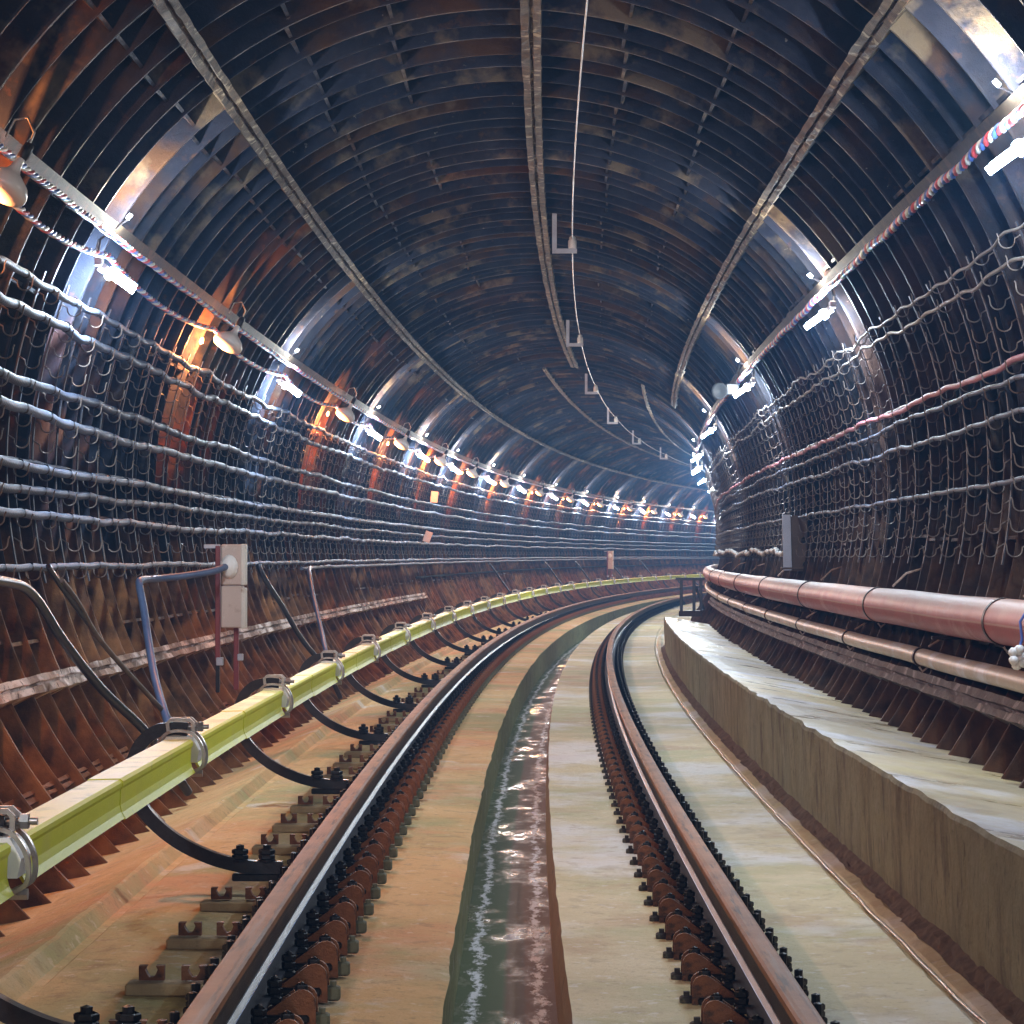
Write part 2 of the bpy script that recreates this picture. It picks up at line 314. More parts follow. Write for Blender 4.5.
# ------------------------------------------------------------------ lining
RI, RO = 2.80, 3.00
def phi(a,z): return atan2(z-CZ,a-CA)
PHR=phi(2.225,2.04); PHL=phi(-2.38,1.955)
PH_R0=-math.asin((CZ+1.40)/RO); PH_L1=pi+math.asin((CZ+1.80)/RO)
PH_RF=math.asin((-.15-CZ)/RI); PH_LF=pi-math.asin((-.20-CZ)/RI)
ribs=[S0+.5*i for i in range(int((S1-S0)/.5)+1)]
def roll(s): return 0.0 if s<46.2 else .24
def arc_part(name, p0, p1, m):
    mb=MB(); n=max(6,int((p1-p0)*RO/.14)); ph=np.linspace(p0,p1,n+1)
    ss=np.array(ribs); c,sn=np.cos(ph),np.sin(ph)
    S_,A_=np.meshgrid(ss,ph,indexing='ij')
    P=W(S_,CA+RO*np.cos(A_),CZ+RO*np.sin(A_)).reshape(-1,3); k=n+1
    F=[(j*k+i,j*k+i+1,(j+1)*k+i+1,(j+1)*k+i) for j in range(len(ss)-1) for i in range(n)]
    UV=[(float(a*RO),float(s)) for s in ss for a in ph]
    mb.add(P,F,UV,True)
    rnd=random.Random(11)
    for q,s in enumerate(ribs):
        joint=(q%2==0); t=(.036 if joint else .020)*rnd.uniform(.8,1.15); ri=RI+(0 if joint else .012)+rnd.uniform(-.006,.006); 
        if rnd.random()<.10: ri+=.02
        V=[];UV=[]
        prof=[(RO+.01,-t/2-.006),(ri+.012,-t/2),(ri,-t/2+.004),(ri,t/2-.004),(ri+.012,t/2),(RO+.01,t/2+.006)]
        nz=[noise.noise(Vector((a*3,s*.7,0)))*.006 for a in ph]
        A=np.array(ph); R=np.array([p[0] for p in prof]); D=np.array([p[1] for p in prof])
        Rg=R[None,:]+np.array(nz)[:,None]*(R[None,:]<ri+.02); 
        P=W(np.repeat((s+D)[None,:],k,0), CA+Rg*np.cos(A)[:,None], CZ+Rg*np.sin(A)[:,None]).reshape(-1,3)
        m6=len(prof); F=[(i*m6+j,(i+1)*m6+j,(i+1)*m6+j+1,i*m6+j+1) for i in range(n) for j in range(m6-1)]
        F+= [tuple(range(m6-1,-1,-1)), tuple(n*m6+j for j in range(m6))]
        mb.add(P,F,[(float(a*RO),float(s+r_)) for a in A for r_ in R],False)
    # short stiffening ticks between the ribs, in runs along the tunnel, and grout plugs on the skin
    for p in (35,62,75,88,105,116,133,149.5,-8,-20,160,185,200):
        p_=math.radians(p)
        if not (p0<p_<p1): continue
        for q in range(len(ribs)-1):
            if ribs[q]>70 or ribs[q]<6: continue
            if noise.noise(Vector((p,ribs[q]*.22,3)))<-.12: continue
            sm=ribs[q]+.25; pj=p_+noise.noise(Vector((p,int(ribs[q])*2.3,9)))*.03
            V=[]
            for ds in(-.235,.235):
                for (r_,w) in ((RO+.01,.020),(RI+.035,.011),(RI+.035,-.011),(RO+.01,-.020)):
                    a=pj+w/RO; V.append(W(sm+ds,CA+r_*cos(a),CZ+r_*sin(a)))
            mb.add(V,[(0,1,5,4),(1,2,6,5),(2,3,7,6),(0,4,7,3)])
    for q in range(len(ribs)-1):
        s=ribs[q]
        if s<8 or s>45 : continue
        for p in (48,97,125,142,172,-3):
            p_=math.radians(p)+.05*(q%3)
            if not (p0+.03<p_<p1-.03) or (q+p)%3: continue
            c=Vector(W(s+.25,CA+RO*cos(p_),CZ+RO*sin(p_))); d=Vector(W(s+.25,CA+(RO-1)*cos(p_),CZ+(RO-1)*sin(p_)))-c
            mb.lathe([(.045,0),(.045,.018),(.03,.02),(.03,.012),(0.0,.012)],c,d,n=10)
    return struct(mb.build(name,m,loc='auto'))
struct(arc_part('ceiling',PHR,PHL,M_ceil),'dark ribbed cast iron vault of the tunnel')
struct(arc_part('wall_right',PH_RF,PHR,M_wallR),'ribbed right wall behind the cable hooks')
struct(arc_part('wall_right_lower',PH_R0,PH_RF,M_wallR),'rusty ribbed foot of the right wall')
struct(arc_part('wall_left',PHL,PH_LF,M_wallL),'ribbed left wall behind the cables')
struct(arc_part('wall_left_lower',PH_LF,PH_L1,M_wallL),'orange rusty ribbed foot of the left wall')
# longitudinal segment joints
TRIM=[0]
def seam(a,z,s0,s1,m,w=.11,label=None,proud=.03,seed=1):
    TRIM[0]+=1; p=phi(a,z); mb=MB(); ss=srange(s0,s1,.125,1.0,48)
    h=w/2/RI; prof=[]
    pts=[(RO,-h),(RI-proud,-h),(RI-proud,-h*.25),(RI-proud+.022,-h*.18),(RI-proud+.022,h*.12),(RI-proud,h*.2),(RI-proud,h),(RO,h)]
    prof=[(CA+r*cos(p+q),CZ+r*sin(p+q)) for r,q in pts]
    c_,s_=cos(p),sin(p)
    def jit(i,s):
        if i in(0,7): return None
        r=noise.noise(Vector((s*2.7,i*1.9,seed)))*.014+noise.noise(Vector((s*7,i*3.1,seed)))*.012
        t=noise.noise(Vector((s*3.3,i*2.9,seed+7)))*.007
        return (r*c_-t*s_, r*s_+t*c_)
    sweep(mb,prof,ss,jit,closed=True)
    return struct(mb.build('trim_%d'%TRIM[0],m,loc='auto'),label)
seam(.072,3.327,S0,46.2,M_seam,.125,'crusted longitudinal joint along the crown',seed=1)
seam(-1.738,2.765,S0,46.2,M_seam,.11,'crusted longitudinal joint on the left haunch',seed=2)
seam(1.796,2.636,S0,46.2,M_seam,.10,'crusted longitudinal joint on the right haunch',seed=3)
seam(-1.74,2.764,46.2,S1,M_seam,.06,'thin joint on the far left haunch',proud=.012,seed=4)
seam(-.47,3.30,46.2,S1,M_seam,.06,'thin joint on the far crown',proud=.012,seed=5)
seam(1.25,3.01,46.2,S1,M_seam,.06,'thin joint on the far right haunch',proud=.012,seed=6)
seam(-2.51,-.65,S0,46.2,M_ledge,.10,'dusty pinkish ledge along the left wall foot',proud=.05,seed=8)
seam(-2.66,-.34,46.2,S1,M_strip,.03,'thin ledge on the far left wall',proud=.02,seed=9)
seam(-2.33,-1.14,S0,46.2,M_footL,.06,'low rusty ledge between the left ribs',proud=-.05,seed=10)
seam(2.44,-.75,S0,46.2,M_ledgeR,.11,'dark dusty ledge under the grey pipe',proud=.04,seed=11)
# flat strips on both shoulders
for (a,z,lab) in ((-2.38,1.955,'flat grey strip on the left shoulder'),(2.225,2.04,'flat grey strip on the right shoulder')):
    p=phi(a,z); h=.034/RI; prof=[(CA+r*cos(p+q),CZ+r*sin(p+q)) for r,q in ((RI-.015,-h),(RI-.05,-h*1.1),(RI-.05,h*1.1),(RI-.015,h))]
    mb=MB(); sweep(mb,prof,srange(S0,S1,.5,1.)); TRIM[0]+=1
    struct(mb.build('trim_%d'%TRIM[0],M_strip,loc='auto'),lab)
# end of the modelled tunnel, far beyond the bend
mb=MB(); V=[W(S1,CA,CZ)]+[W(S1,CA+3.1*cos(2*pi*i/40),CZ+3.1*sin(2*pi*i/40)) for i in range(40)]
mb.add(V,[(0,1+i,1+(i+1)%40) for i in range(40)]); struct(mb.build('wall_far',M_ceil))
# ------------------------------------------------------------------ floor
def edge_noise(s,k,amp,f=3.): return amp*noise.noise(Vector((s*f,k*5.3,2)))+amp*.5*noise.noise(Vector((s*f*4,k*5.3,8)))
ss=srange(S0,S1,.12,.6,34)
left=[(-2.6,-1.60),(-2.0,-1.485),(-1.645,-1.345),(-1.630,-1.350),(-1.585,-1.402),(-1.550,-1.405),(-1.530,-1.388),(-1.35,-1.372),(-.8,-1.392),(-.255,-1.408),(-.225,-1.415)]
def jl(i,s):
    if i in(2,3): return (edge_noise(s,i,.012),edge_noise(s,i+9,.004))
    if i in(5,6): return (edge_noise(s,i,.008),0)
    if i in(9,10): return (edge_noise(s,5,.010,2.),edge_noise(s,12,.004))
mb=MB(); sweep(mb,left,ss,jl,closed=False); struct(mb.build('floor',M_floor,loc='auto'),'warm stained concrete slab left of the ditch')
mb=MB()
def jd(i,s):
    return (edge_noise(s,5,.010,2.),edge_noise(s,12,.004)) if i==0 else ((edge_noise(s,i+20,.007,2.5),0) if i<4 else None)
sweep(mb,[(-.225,-1.415),(-.228,-1.50),(-.232,-1.60),(-.236,-1.72),(-.24,-1.86)],ss,jd,closed=False)
sweep(mb,[(-.24,-1.86),(.20,-1.86)],srange(S0,S1,1,2),None,closed=False)
struct(mb.build('ditch_side',M_ditch,loc='auto'),'mossy left side and bed of the drainage ditch')
mb=MB()
def jr0(i,s): return (edge_noise(s,40,.007,2.),edge_noise(s,41,.003)) if i==3 else None
sweep(mb,[(.165,-1.86),(.165,-1.66),(.168,-1.56),(.185,-1.478)],ss,jr0,closed=False)
struct(mb.build('ditch_side',M_ditchR,loc='auto'),'brown right side of the drainage ditch')
mb=MB()
def jr(i,s):
    if i==0: return (edge_noise(s,40,.007,2.),edge_noise(s,41,.003))
    if i in(3,4): return (edge_noise(s,i,.010),edge_noise(s,i+3,.003))
    if i in(5,6): return (edge_noise(s,i,.008),edge_noise(s,i+3,.005))
    if i in(7,8): return (edge_noise(s,i,.02),edge_noise(s,i+3,.006))
sweep(mb,[(.185,-1.478),(.3,-1.480),(.8,-1.480),(1.455,-1.470),(1.475,-1.488),(1.495,-1.492),(1.512,-1.470),(1.56,-1.455),(1.60,-1.475),(1.9,-1.475),(2.62,-1.475)],ss,jr,closed=False)
struct(mb.build('floor',M_floorR,loc='auto'),'pale wet concrete slab right of the ditch')
# gutter wall pipe (thin edging along the right groove)
mb=MB(); sweep(mb,[(1.497+.008*cos(t),-1.480+.008*sin(t)) for t in np.linspace(0,2*pi,7)[:-1]],srange(6,43,.25),lambda i,s:(edge_noise(s,3,.012,1.5),0),closed=True,smooth=True)
tag(mb.build('edging_strip',M_steel,loc='auto'),'thin shiny edging strip in the right slab groove beside the walkway','strip')
# water
mb=MB(); sweep(mb,[(-.238,-1.765),(-.03,-1.765),(.17,-1.765)],srange(S0,S1-.5,.5,1.),None,closed=False)
# uv u runs 0..0.4 across
tag(mb.build('ditch_water',M_water,loc='auto'),'dark shallow water with white scum in the central ditch','water',kind='stuff')
# walkway
mb=MB(); sb=srange(S0,41.3,.12,.6,60)
def jb(i,s):
    if i==0: return (edge_noise(s,60,.018,1.2),0)
    if i==1: return (edge_noise(s,61,.010,1.5),0)
    if i==2: return (edge_noise(s,62,.010,2.),0)
    if i in(3,4): return (edge_noise(s,63,.018,2.2),edge_noise(s,64,.009,2.6))
sweep(mb,[(1.625,-1.50),(1.615,-1.35),(1.608,-1.15),(1.602,-.945),(1.612,-.925)],sb,jb,closed=False,mi=0)
sweep(mb,[(1.612,-.925),(1.75,-.944),(2.0,-.985),(2.55,-1.075)],sb,lambda i,s:(edge_noise(s,63,.018,2.2),edge_noise(s,64,.009,2.6)) if i==0 else None,closed=False,mi=1)
mb.add([W(41.3,1.62,-1.5),W(41.3,1.60,-.925),W(41.3,2.55,-1.075),W(41.3,2.55,-1.5)],[(0,1,2,3)],mi=0)
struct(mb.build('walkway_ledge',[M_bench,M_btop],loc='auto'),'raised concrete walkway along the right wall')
mb=MB(); 
def jrub(i,s): return (.022*noise.noise(Vector((s*4.5,i*2.2,1)))+.012*noise.noise(Vector((s*11,i*2.2,1))),.018*noise.noise(Vector((s*9,i*2.2,4)))) if i in(1,2,3) else ((.03*noise.noise(Vector((s*2,1,1))),0) if i==0 else None)
sweep(mb,[(1.555,-1.472),(1.570,-1.450),(1.585,-1.438),(1.602,-1.420),(1.63,-1.40)],srange(2,43,.04),jrub,closed=False)
tag(mb.build('rubble_strip',M_rubble,loc='auto'),'brown crumbled debris along the foot of the walkway','debris',kind='stuff')
# ------------------------------------------------------------------ running rails
def rail(name,a0,z0,label):
    root=bpy.data.objects.new(name,None); COL.objects.link(root); root.location=Vector(W(0,a0,z0-.18)); tag(root,label,'rail')
    ss=srange(S0,S1,.25,.8,50)
    headp=[(-.0375,-.030),(-.0375,-.010),(-.030,-.002),(-.015,0),(.015,0),(.030,-.002),(.0375,-.010),(.0375,-.030)]
    body=[(-.0375,-.030),(-.034,-.038),(-.012,-.052),(-.009,-.09),(-.010,-.135),(-.024,-.150),(-.075,-.167),(-.075,-.180),(.075,-.180),(.075,-.167),(.024,-.150),(.010,-.135),(.009,-.09),(.012,-.052),(.034,-.038),(.0375,-.030)]
    inv=root.matrix_world.inverted()
    def part(nm,prof,mats,closed,mi=0,mb=None):
        mb=mb or MB(); sweep(mb,[(a0+p,z0+q) for p,q in prof],ss,None,closed=closed,smooth=False,mi=mi); return mb
    mb=part('h',headp,None,False); o=mb.build('rail_head',M_railtop,loc=None); o.parent=root; o.location=-root.location; o['label']='rust brown worn rail head'
    mb=MB(); sweep(mb,[(a0+p,z0+q) for p,q in body[:6]],ss,None,closed=False)
    sweep(mb,[(a0+p,z0+q) for p,q in body[10:]],ss,None,closed=False)
    o=mb.build('rail_web',M_railside,loc=None); o.parent=root; o.location=-root.location; o['label']='dark rail web'
    mb=MB(); fp=[(-.010,-.132),(-.013,-.142),(-.020,-.1495),(-.025,-.152),(-.045,-.158),(-.074,-.165),(-.075,-.180),(.075,-.180),(.074,-.165),(.045,-.158),(.025,-.152),(.020,-.1495),(.013,-.142),(.010,-.132)]; sweep(mb,[(a0+p,z0+q) for p,q in fp],ss,None,closed=True,smooth=True); mb.mi=[1 if (k%14) in (2,10) and k<len(mb.f)-2 else 0 for k in range(len(mb.f))]; o=mb.build('rail_foot',[M_railfoot,M_fillet],loc=None); o.parent=root; o.location=-root.location; o['label']='dark rail foot with painted blue highlight line'
    return root
rail('running_rail',-.797,-1.127,'outer running rail on the left, rusty head and painted blue highlight on foot')
rail('running_rail',.799,-1.241,'inner running rail on the right, beside the pale wet slab')
# ------------------------------------------------------------------ rail fastenings (local origin: slab level under rail centre; +x = to the inside of the track)
def bolt(mb,x,y,z0,z1,r=.019):
    mb.lathe([(0,0),(r*1.25,0),(r*1.25,.010),(r,.011)],(x,y,z0),(0,0,1),n=8)
    for k in range(2):
        zz=z0+.010+k*.022
        if zz+.02<z1: mb.lathe([(r*1.05,0),(r*1.15,.004),(r*1.15,.016),(r*1.0,.020)],(x,y,zz),(0,0,1),n=6)
    mb.lathe([(r*.55,0),(r*.55,z1-z0-.01),(0,z1-z0-.005)],(x,y,z0+.01),(0,0,1),n=8)
def gusset_poly():
    P=[(.040,0.0),(.040,.052),(.118,.108)]
    c=(.150,.083); 
    for k in range(7): t=math.radians(125-k*125/6); P.append((c[0]+.038*cos(t),c[1]+.038*sin(t)))
    P+=[(.190,0.0)]; return P
def fastening_parts(side):
    f=side
    def fl(p): return [(x*f,z) for x,z in p] if f>0 else [(x*f,z) for x,z in p][::-1]
    parts=[]
    mb=MB(); mb.bbox((f*.01,0,.035),(.36,.15,.026),.006); parts.append(('base_plate',mb,M_black))
    for y in(-.052,.030):
        mb=MB(); mb.prism(fl([(x+.02,z) for x,z in gusset_poly()]),'y',y-.008,y+.008); parts.append(('gusset',mb,M_chair))
    mb=MB(); mb.prism(fl([(.085,.03),(.20,.03),(.20,.085),(.185,.105),(.15,.105)]),'y',-.045,.023); parts.append(('web_block',mb,M_chair))
    mb=MB(); bolt(mb,f*.163,-.011,.100,.135,.017); parts.append(('bolt',mb,M_black))
    mb=MB(); mb.bbox((f*.080,0,.084),(.05,.07,.022),.004); bolt(mb,f*.083,0,.090,.150,.020); parts.append(('rail_clip',mb,M_black))
    mb=MB(); mb.bbox((f*.224,-.005,.022),(.045,.05,.045),.006); mb.box((f*.224,-.005,.05),(.02,.02,.02)); parts.append(('anchor_lug',mb,M_lug))
    mb=MB(); mb.bbox((-f*.090,0,.084),(.06,.08,.026),.004); bolt(mb,-f*.100,0,.092,.185,.025); parts.append(('rail_clip',mb,M_black))
    mb=MB(); bolt(mb,-f*.152,.005,.048,.130,.026); parts.append(('bolt',mb,M_black))
    return parts
ZL,ZR=-1.127-.262,-1.241-.262
FAST_S0=6.4
def fastenings(side,a0,z0,desc,grp,idx0):
    parts=fastening_parts(side)
    root=thing('rail_fastening',0,a0,z0,'','rail fastening',grp)
    for nm,mb,m in parts: mb.build(nm,m,parent=root)
    mm=MB()
    mats=[M_black,M_chair,M_lug]
    for nm,mb,m in parts:
        if nm in('anchor_lug',): k=2
        else: k=mats.index(m)
        mm.add(mb.v,mb.f,mb.uv,False,k)
    simple=None; first=True; far=MB()
    S=[FAST_S0+.5*i for i in range(260)]; S=[s for s in S if s<S1-15]
    for i,s in enumerate(S):
        if i<40: o=root if first else dup(root); first=False
        elif i<150:
            if simple is None: simple=mm.build('rail_fastening',mats); o=simple; tag(o,'','rail fastening',grp)
            else: o=dup(simple,False)
        else:
            h=head(s); Rm=Matrix.Rotation(-h,3,'Z'); w=Vector(W(s,a0,z0))
            far.add([w+Rm@Vector(p) for p in mm.v],mm.f,mm.uv,False,1); continue
        lab=desc if i>=12 else ('%s from the bottom edge of the photo, '%('closest' if i<3 else ORD[i-2]))+desc
        if i<3: lab=desc+', at the very bottom edge'
        place(o,s,a0,z0,lab)
    o=far.build('far_rail_fastenings',mats,loc='auto'); tag(o,'distant blurred row of '+desc,'rail fastening',grp,'stuff')
fastenings(1,-.797,ZL,'rusty humped chair on inside of left rail','rail fastenings along the left rail',0)
fastenings(-1,.799,ZR,'rusty humped chair on inside of right rail','rail fastenings along the right rail',0)
# tie plates with two U-shaped clamps, left of the left rail
BR=[7.0,10.93,14.95,18.85,22.8,27.1,31.5,35.8]
while BR[-1]<128: BR.append(BR[-1]+4.2)
def uclamp(mb,x):
    w=.080; h=.046; mb.prism([(x-w/2,.0),(x+w/2,.0),(x+w/2,h),(x+w/2-.026,h),(x+w/2-.020,h-.012),(x+w/2-.026,.020),(x+w/2-.034,.010),(x-w/2+.034,.010),(x-w/2+.026,.020),(x-w/2+.020,h-.012),(x-w/2+.026,h),(x-w/2,h)],'y',-.018,.018)
tp=thing('tie_plate',0,0,0,'','tie plate','tie plates outside the left rail')
mb=MB(); mb.bbox((-.275,0,-.020),(.32,.11,.040),.006); mb.build('plate_bar',M_plate,parent=tp)
for x in(-.22,-.355):
    mb=MB(); uclamp(mb,x); mb.v=[(p[0],p[1],p[2]+.006) for p in mb.v]; mb.build('u_clamp',M_chair,parent=tp)
sm=MB(); sm.bbox((-.275,0,-.012),(.32,.10,.036),.006); 
for x in(-.22,-.355): uclamp(sm,x)
simple=None; first=True; n=0
for i in range(250):
    s=7.45+1.0*i-.18
    if s>S1-20: break
    if i%4==0 and i: continue
    if n<44: o=tp if first else dup(tp); first=False
    else:
        if simple is None: simple=sm.build('tie_plate',M_plate); o=simple; tag(o,'','tie plate','tie plates outside the left rail')
        else: o=dup(simple,False)
    lab='concrete backed plate with two small U clamps beside left rail'
    if 2<n<14: lab=ORD[n-2]+' plate from the bottom with two U clamps beside left rail'
    place(o,s+.18,-.797,-1.340,lab); n+=1
# ------------------------------------------------------------------ contact rail
CRa,CRz=-1.375,-.800
cr=bpy.data.objects.new('contact_rail',None); COL.objects.link(cr); cr.location=Vector(W(BR[0],CRa,CRz)); tag(cr,'long yellow green covered contact rail curving along the left','contact rail')
seg=[-2.0,3.0]+BR; seg=sorted(seg)
cov=[(-.052,.061),(.050,.063),(.060,.054),(.060,.040),(.053,.028),(.051,-.022),(.057,-.045),(.069,-.066),(.062,-.069),(.046,-.045),(-.046,-.045),(-.066,-.069),(-.074,-.066),(-.057,-.045),(-.053,.028),(-.061,.046)]
for i in range(len(seg)-1):
    a_,b_=seg[i],seg[i+1]; far=a_>70
    mid=(a_+b_)/2
    for (s0,s1,g) in ((a_+.10,mid,1.0),(mid-.06,b_-.10,1.05)):
        mb=MB(); ss=np.linspace(s0,s1,5)
        pr=[(CRa+x*g,CRz+z*g) for x,z in cov]
        sweep(mb,pr,ss,None,closed=True)
        # upper faces are cream
        for fi in range(len(mb.f)-2):
            if fi%len(cov) in(0,): mb.mi[fi]=1
        o=mb.build('cover_section',[M_yel,M_yel2]); o.parent=cr; o.location=-cr.location
mb=MB(); sweep(mb,[(CRa-.03,CRz+.028),(CRa+.03,CRz+.028),(CRa+.03,CRz-.045),(CRa-.03,CRz-.045)],srange(S0,132,.5,1.),None); o=mb.build('conductor_bar',M_railside); o.parent=cr; o.location=-cr.location
# bracket
def catm(P,n=6):
    P=[Vector(p) for p in P]; out=[]
    for i in range(len(P)-1):
        a=P[max(i-1,0)];b=P[i];c=P[i+1];d=P[min(i+2,len(P)-1)]
        for k in range(n):
            t=k/n; out.append(.5*((2*b)+(-a+c)*t+(2*a-5*b+4*c-d)*t*t+(-a+3*b-3*c+d)*t**3))
    out.append(P[-1]); return out
def flatbar(mb,P,th,wd):
    """bar following P (a,z) in the cross plane; width wd along y"""
    P=[Vector((p[0],p[1])) for p in P]; L=[];R_=[]
    for i,p in enumerate(P):
        t=(P[min(i+1,len(P)-1)]-P[max(i-1,0)]).normalized(); nrm=Vector((-t.y,t.x))
        L.append(p+nrm*th/2); R_.append(p-nrm*th/2)
    n=len(P); V=[]
    for y in(-wd/2,wd/2):
        V+=[(p.x,y,p.y) for p in L]+[(p.x,y,p.y) for p in R_]
    F=[]
    for i in range(n-1):
        F+=[(i,i+1,2*n+i+1,2*n+i),(n+i+1,n+i,3*n+i,3*n+i+1),(i+1,i,n+i,n+i+1),(2*n+i,2*n+i+1,3*n+i+1,3*n+i)]
    F+=[(0,2*n,3*n,n),(n-1,2*n-1,4*n-1,3*n-1)]
    mb.add(V,F)
def v2(l): return [(p.x,p.y) for p in catm([(a,z,0) for a,z in l])]
br=thing('contact_rail_bracket',BR[0],0,0,'','bracket','brackets carrying the contact rail')
oz=-1.30; oa=-1.0
armP=[(-.955,-1.268),(-1.10,-1.262),(-1.25,-1.225),(-1.40,-1.150),(-1.52,-1.04),(-1.575,-.92),(-1.555,-.79),(-1.49,-.715),(-1.41,-.695),(-1.345,-.698)]
def L2(l): return [(a-oa,z-oz) for a,z in l]
mb=MB(); flatbar(mb,v2(L2(armP)),.054,.05); mb.build('arm',M_arm,parent=br)
mb=MB(); mb.bbox((-1.05-oa,0,-1.305-oz),(.22,.07,.03),.004); mb.build('foot_plate',M_black,parent=br)
for x in(-1.02,-1.13):
    mb=MB(); bolt(mb,x-oa,0,-1.243-oz,-1.175-oz,.030); mb.build('bolt',M_black,parent=br)
# insulator and clamp
mb=MB(); mb.prism(L2([(CRa-.075,CRz-.03),(CRa+.075,CRz-.03),(CRa+.085,CRz+.02),(CRa+.055,CRz+.075),(CRa-.05,CRz+.075),(CRa-.085,CRz+.02)]),'y',-.075,.075); mb.build('insulator',M_white,parent=br)
mb=MB()
for y in(-.05,.05):
    P=[(x*1.0+CRa,z+CRz) for x,z in((.045,-.075),(.092,-.05),(.10,.0),(.085,.05),(.05,.088),(.0,.098),(-.05,.088),(-.085,.05),(-.10,.0),(-.09,-.05))]
    mm=MB(); flatbar(mm,v2(L2(P)),.012,.022); mb.add([(p[0],p[1]+y,p[2]) for p in mm.v],mm.f)
mb.build('clamp_band',M_steel,parent=br)
mb=MB()
for y in(-.038,.038):
    P=[(CRa-.045,CRz+.09),(CRa-.05,CRz+.128),(CRa-.038,CRz+.142),(CRa+.042,CRz+.142),(CRa+.056,CRz+.128),(CRa+.056,CRz+.09)]
    mm=MB(); flatbar(mm,L2(P),.014,.016); mb.add([(p[0],p[1]+y,p[2]) for p in mm.v],mm.f)
mb.build('clamp_bow',M_steel,parent=br)
mb=MB(); mb.cyl((CRa-.07-oa,0,CRz+.112-oz),(CRa+.115-oa,0,CRz+.112-oz),.010,n=8); mb.cyl((CRa+.070-oa,0,CRz+.112-oz),(CRa+.092-oa,0,CRz+.112-oz),.022,n=6,smooth=False)
mb.build('clamp_bolt',M_steel,parent=br); mb=MB(); mb.cyl((CRa+.03-oa,0,CRz-.080-oz),(CRa+.09-oa,0,CRz-.080-oz),.016,n=6,smooth=False); mb.build('lower_bolt',M_steel,parent=br)
for i,s in enumerate(BR):
    o=br if i==0 else dup(br)
    lab=('%s contact rail bracket from the camera, black curved arm under yellow rail'%ORD[i]) if i<12 else 'tiny distant contact rail bracket with black curved arm'
    place(o,s,oa,oz,lab)
# ------------------------------------------------------------------ cables on the walls
def cable(name,a_of,z0,side,Rc,r,s0,s1,m,label,grp,amp=.012,seed=0,ties=True,n=8,cat='cable'):
    mb=MB(); ss=srange(s0,s1,.125,.5,45); P=[]
    for s in ss:
        sag=-.28*amp*(1-cos(2*pi*(s-.43)/.75))+amp*1.9*noise.noise(Vector((s*.45,seed*3.1,0)))+amp*1.2*noise.noise(Vector((s*1.15,seed*3.1,4)))
        z=z0+sag; a=circ_a(Rc,z,side)-side*.35*abs(sag)
        P.append(Vector(W(s,a,z)))
    mb.tube(P,r,n)
    root=mb.build(name,m,loc='auto'); tag(root,label,cat,grp)
    if ties:
        k=0
        for s in np.arange(9.43,min(s1,32),.75):
            if s<s0: continue
            i=int(np.argmin(np.abs(np.array(ss)-s))); 
            if i>=len(P)-1 or i<1: continue
            p=P[i]; d=(P[i+1]-P[i-1]).normalized(); q=(d+Vector((0,0,-.6))).normalized()
            tb=MB(); tb.tube([p-d*.012+Vector((0,0,r*.3)),p+d*.002,p+d*.014-Vector((0,0,r*.3))],[r*1.12]*3,n,caps=False)
            o=tb.build('tie_band',M_strap); o.parent=root; o.location=-root.location
    return root
GL='heavy cables on the left wall hooks'
cable('cable',0,1.495,-1,2.71,.022,9,S1-1,M_cab,'topmost grey cable on left wall, under the lamps',GL,.020,1)
cable('cable',0,1.345,-1,2.71,.027,9,S1-1,M_cab,'second grey cable from top on left wall',GL,.022,2)
cable('cable',0,.985,-1,2.705,.028,9,S1-1,M_cabd,'third cable from top on left wall, dark blue grey',GL,.014,3)
cable('cable',0,.820,-1,2.705,.030,9,S1-1,M_cab,'fourth cable from top on left wall, thick and grey',GL,.014,4)
cable('cable',0,.532,-1,2.705,.026,9,S1-1,M_cab,'fifth cable from top on left wall, shiny',GL,.010,5)
cable('cable',0,.400,-1,2.72,.026,9,S1-1,M_cabd,'sixth cable from top on left wall, dull and dark',GL,.012,6)
cable('cable',0,.252,-1,2.705,.025,9,S1-1,M_cab,'seventh cable from top on left wall, pale highlights',GL,.014,7)
cable('cable',0,-.045,-1,2.705,.021,9,S1-1,M_cab,'lowest long cable on left wall, above the rusty ribs',GL,.008,8)
cable('cable',0,-.11,-1,2.69,.020,29.6,S1-1,M_cab,'short start cable running just below the lowest left cable',GL,.006,9)
cable('cable',0,.56,-1,2.76,.014,9,60,M_cabd,'thin dark cable tucked behind the shiny left cable',GL,.008,10,False,6)
GR='cables on the right wall hooks'
cable('cable',0,1.495,1,2.705,.011,9,60,M_cabw,'second thin pale wire from top on right wall',GR,.024,21,False,6)
cable('cable',0,1.60,1,2.705,.009,9,60,M_cabw,'topmost thin wire on right wall, under the lamps',GR,.028,22,False,6)
cable('cable',0,1.035,1,2.705,.017,9,60,M_pink,'pink cable on right wall',GR,.016,23,False)
cable('cable',0,1.055,1,2.74,.012,9,60,M_cabw,'pale cable lying behind the pink one on right wall',GR,.012,24,False,6)
cable('cable',0,.935,1,2.705,.015,9,60,M_cab,'grey cable just below the pink cable on right wall',GR,.014,25)
cable('cable',0,.775,1,2.705,.016,9,60,M_cab,'lower grey cable of the pair under the pink cable',GR,.016,26)
cable('cable',0,.42,1,2.705,.015,9,60,M_cab,'single thin grey cable low on right wall above the red pipe',GR,.012,27)
cable('cable',0,.075,1,2.68,.027,27.4,60,M_cabw,'thick wavy pale cable entering the cabinet on right wall',GR,.034,28,False)
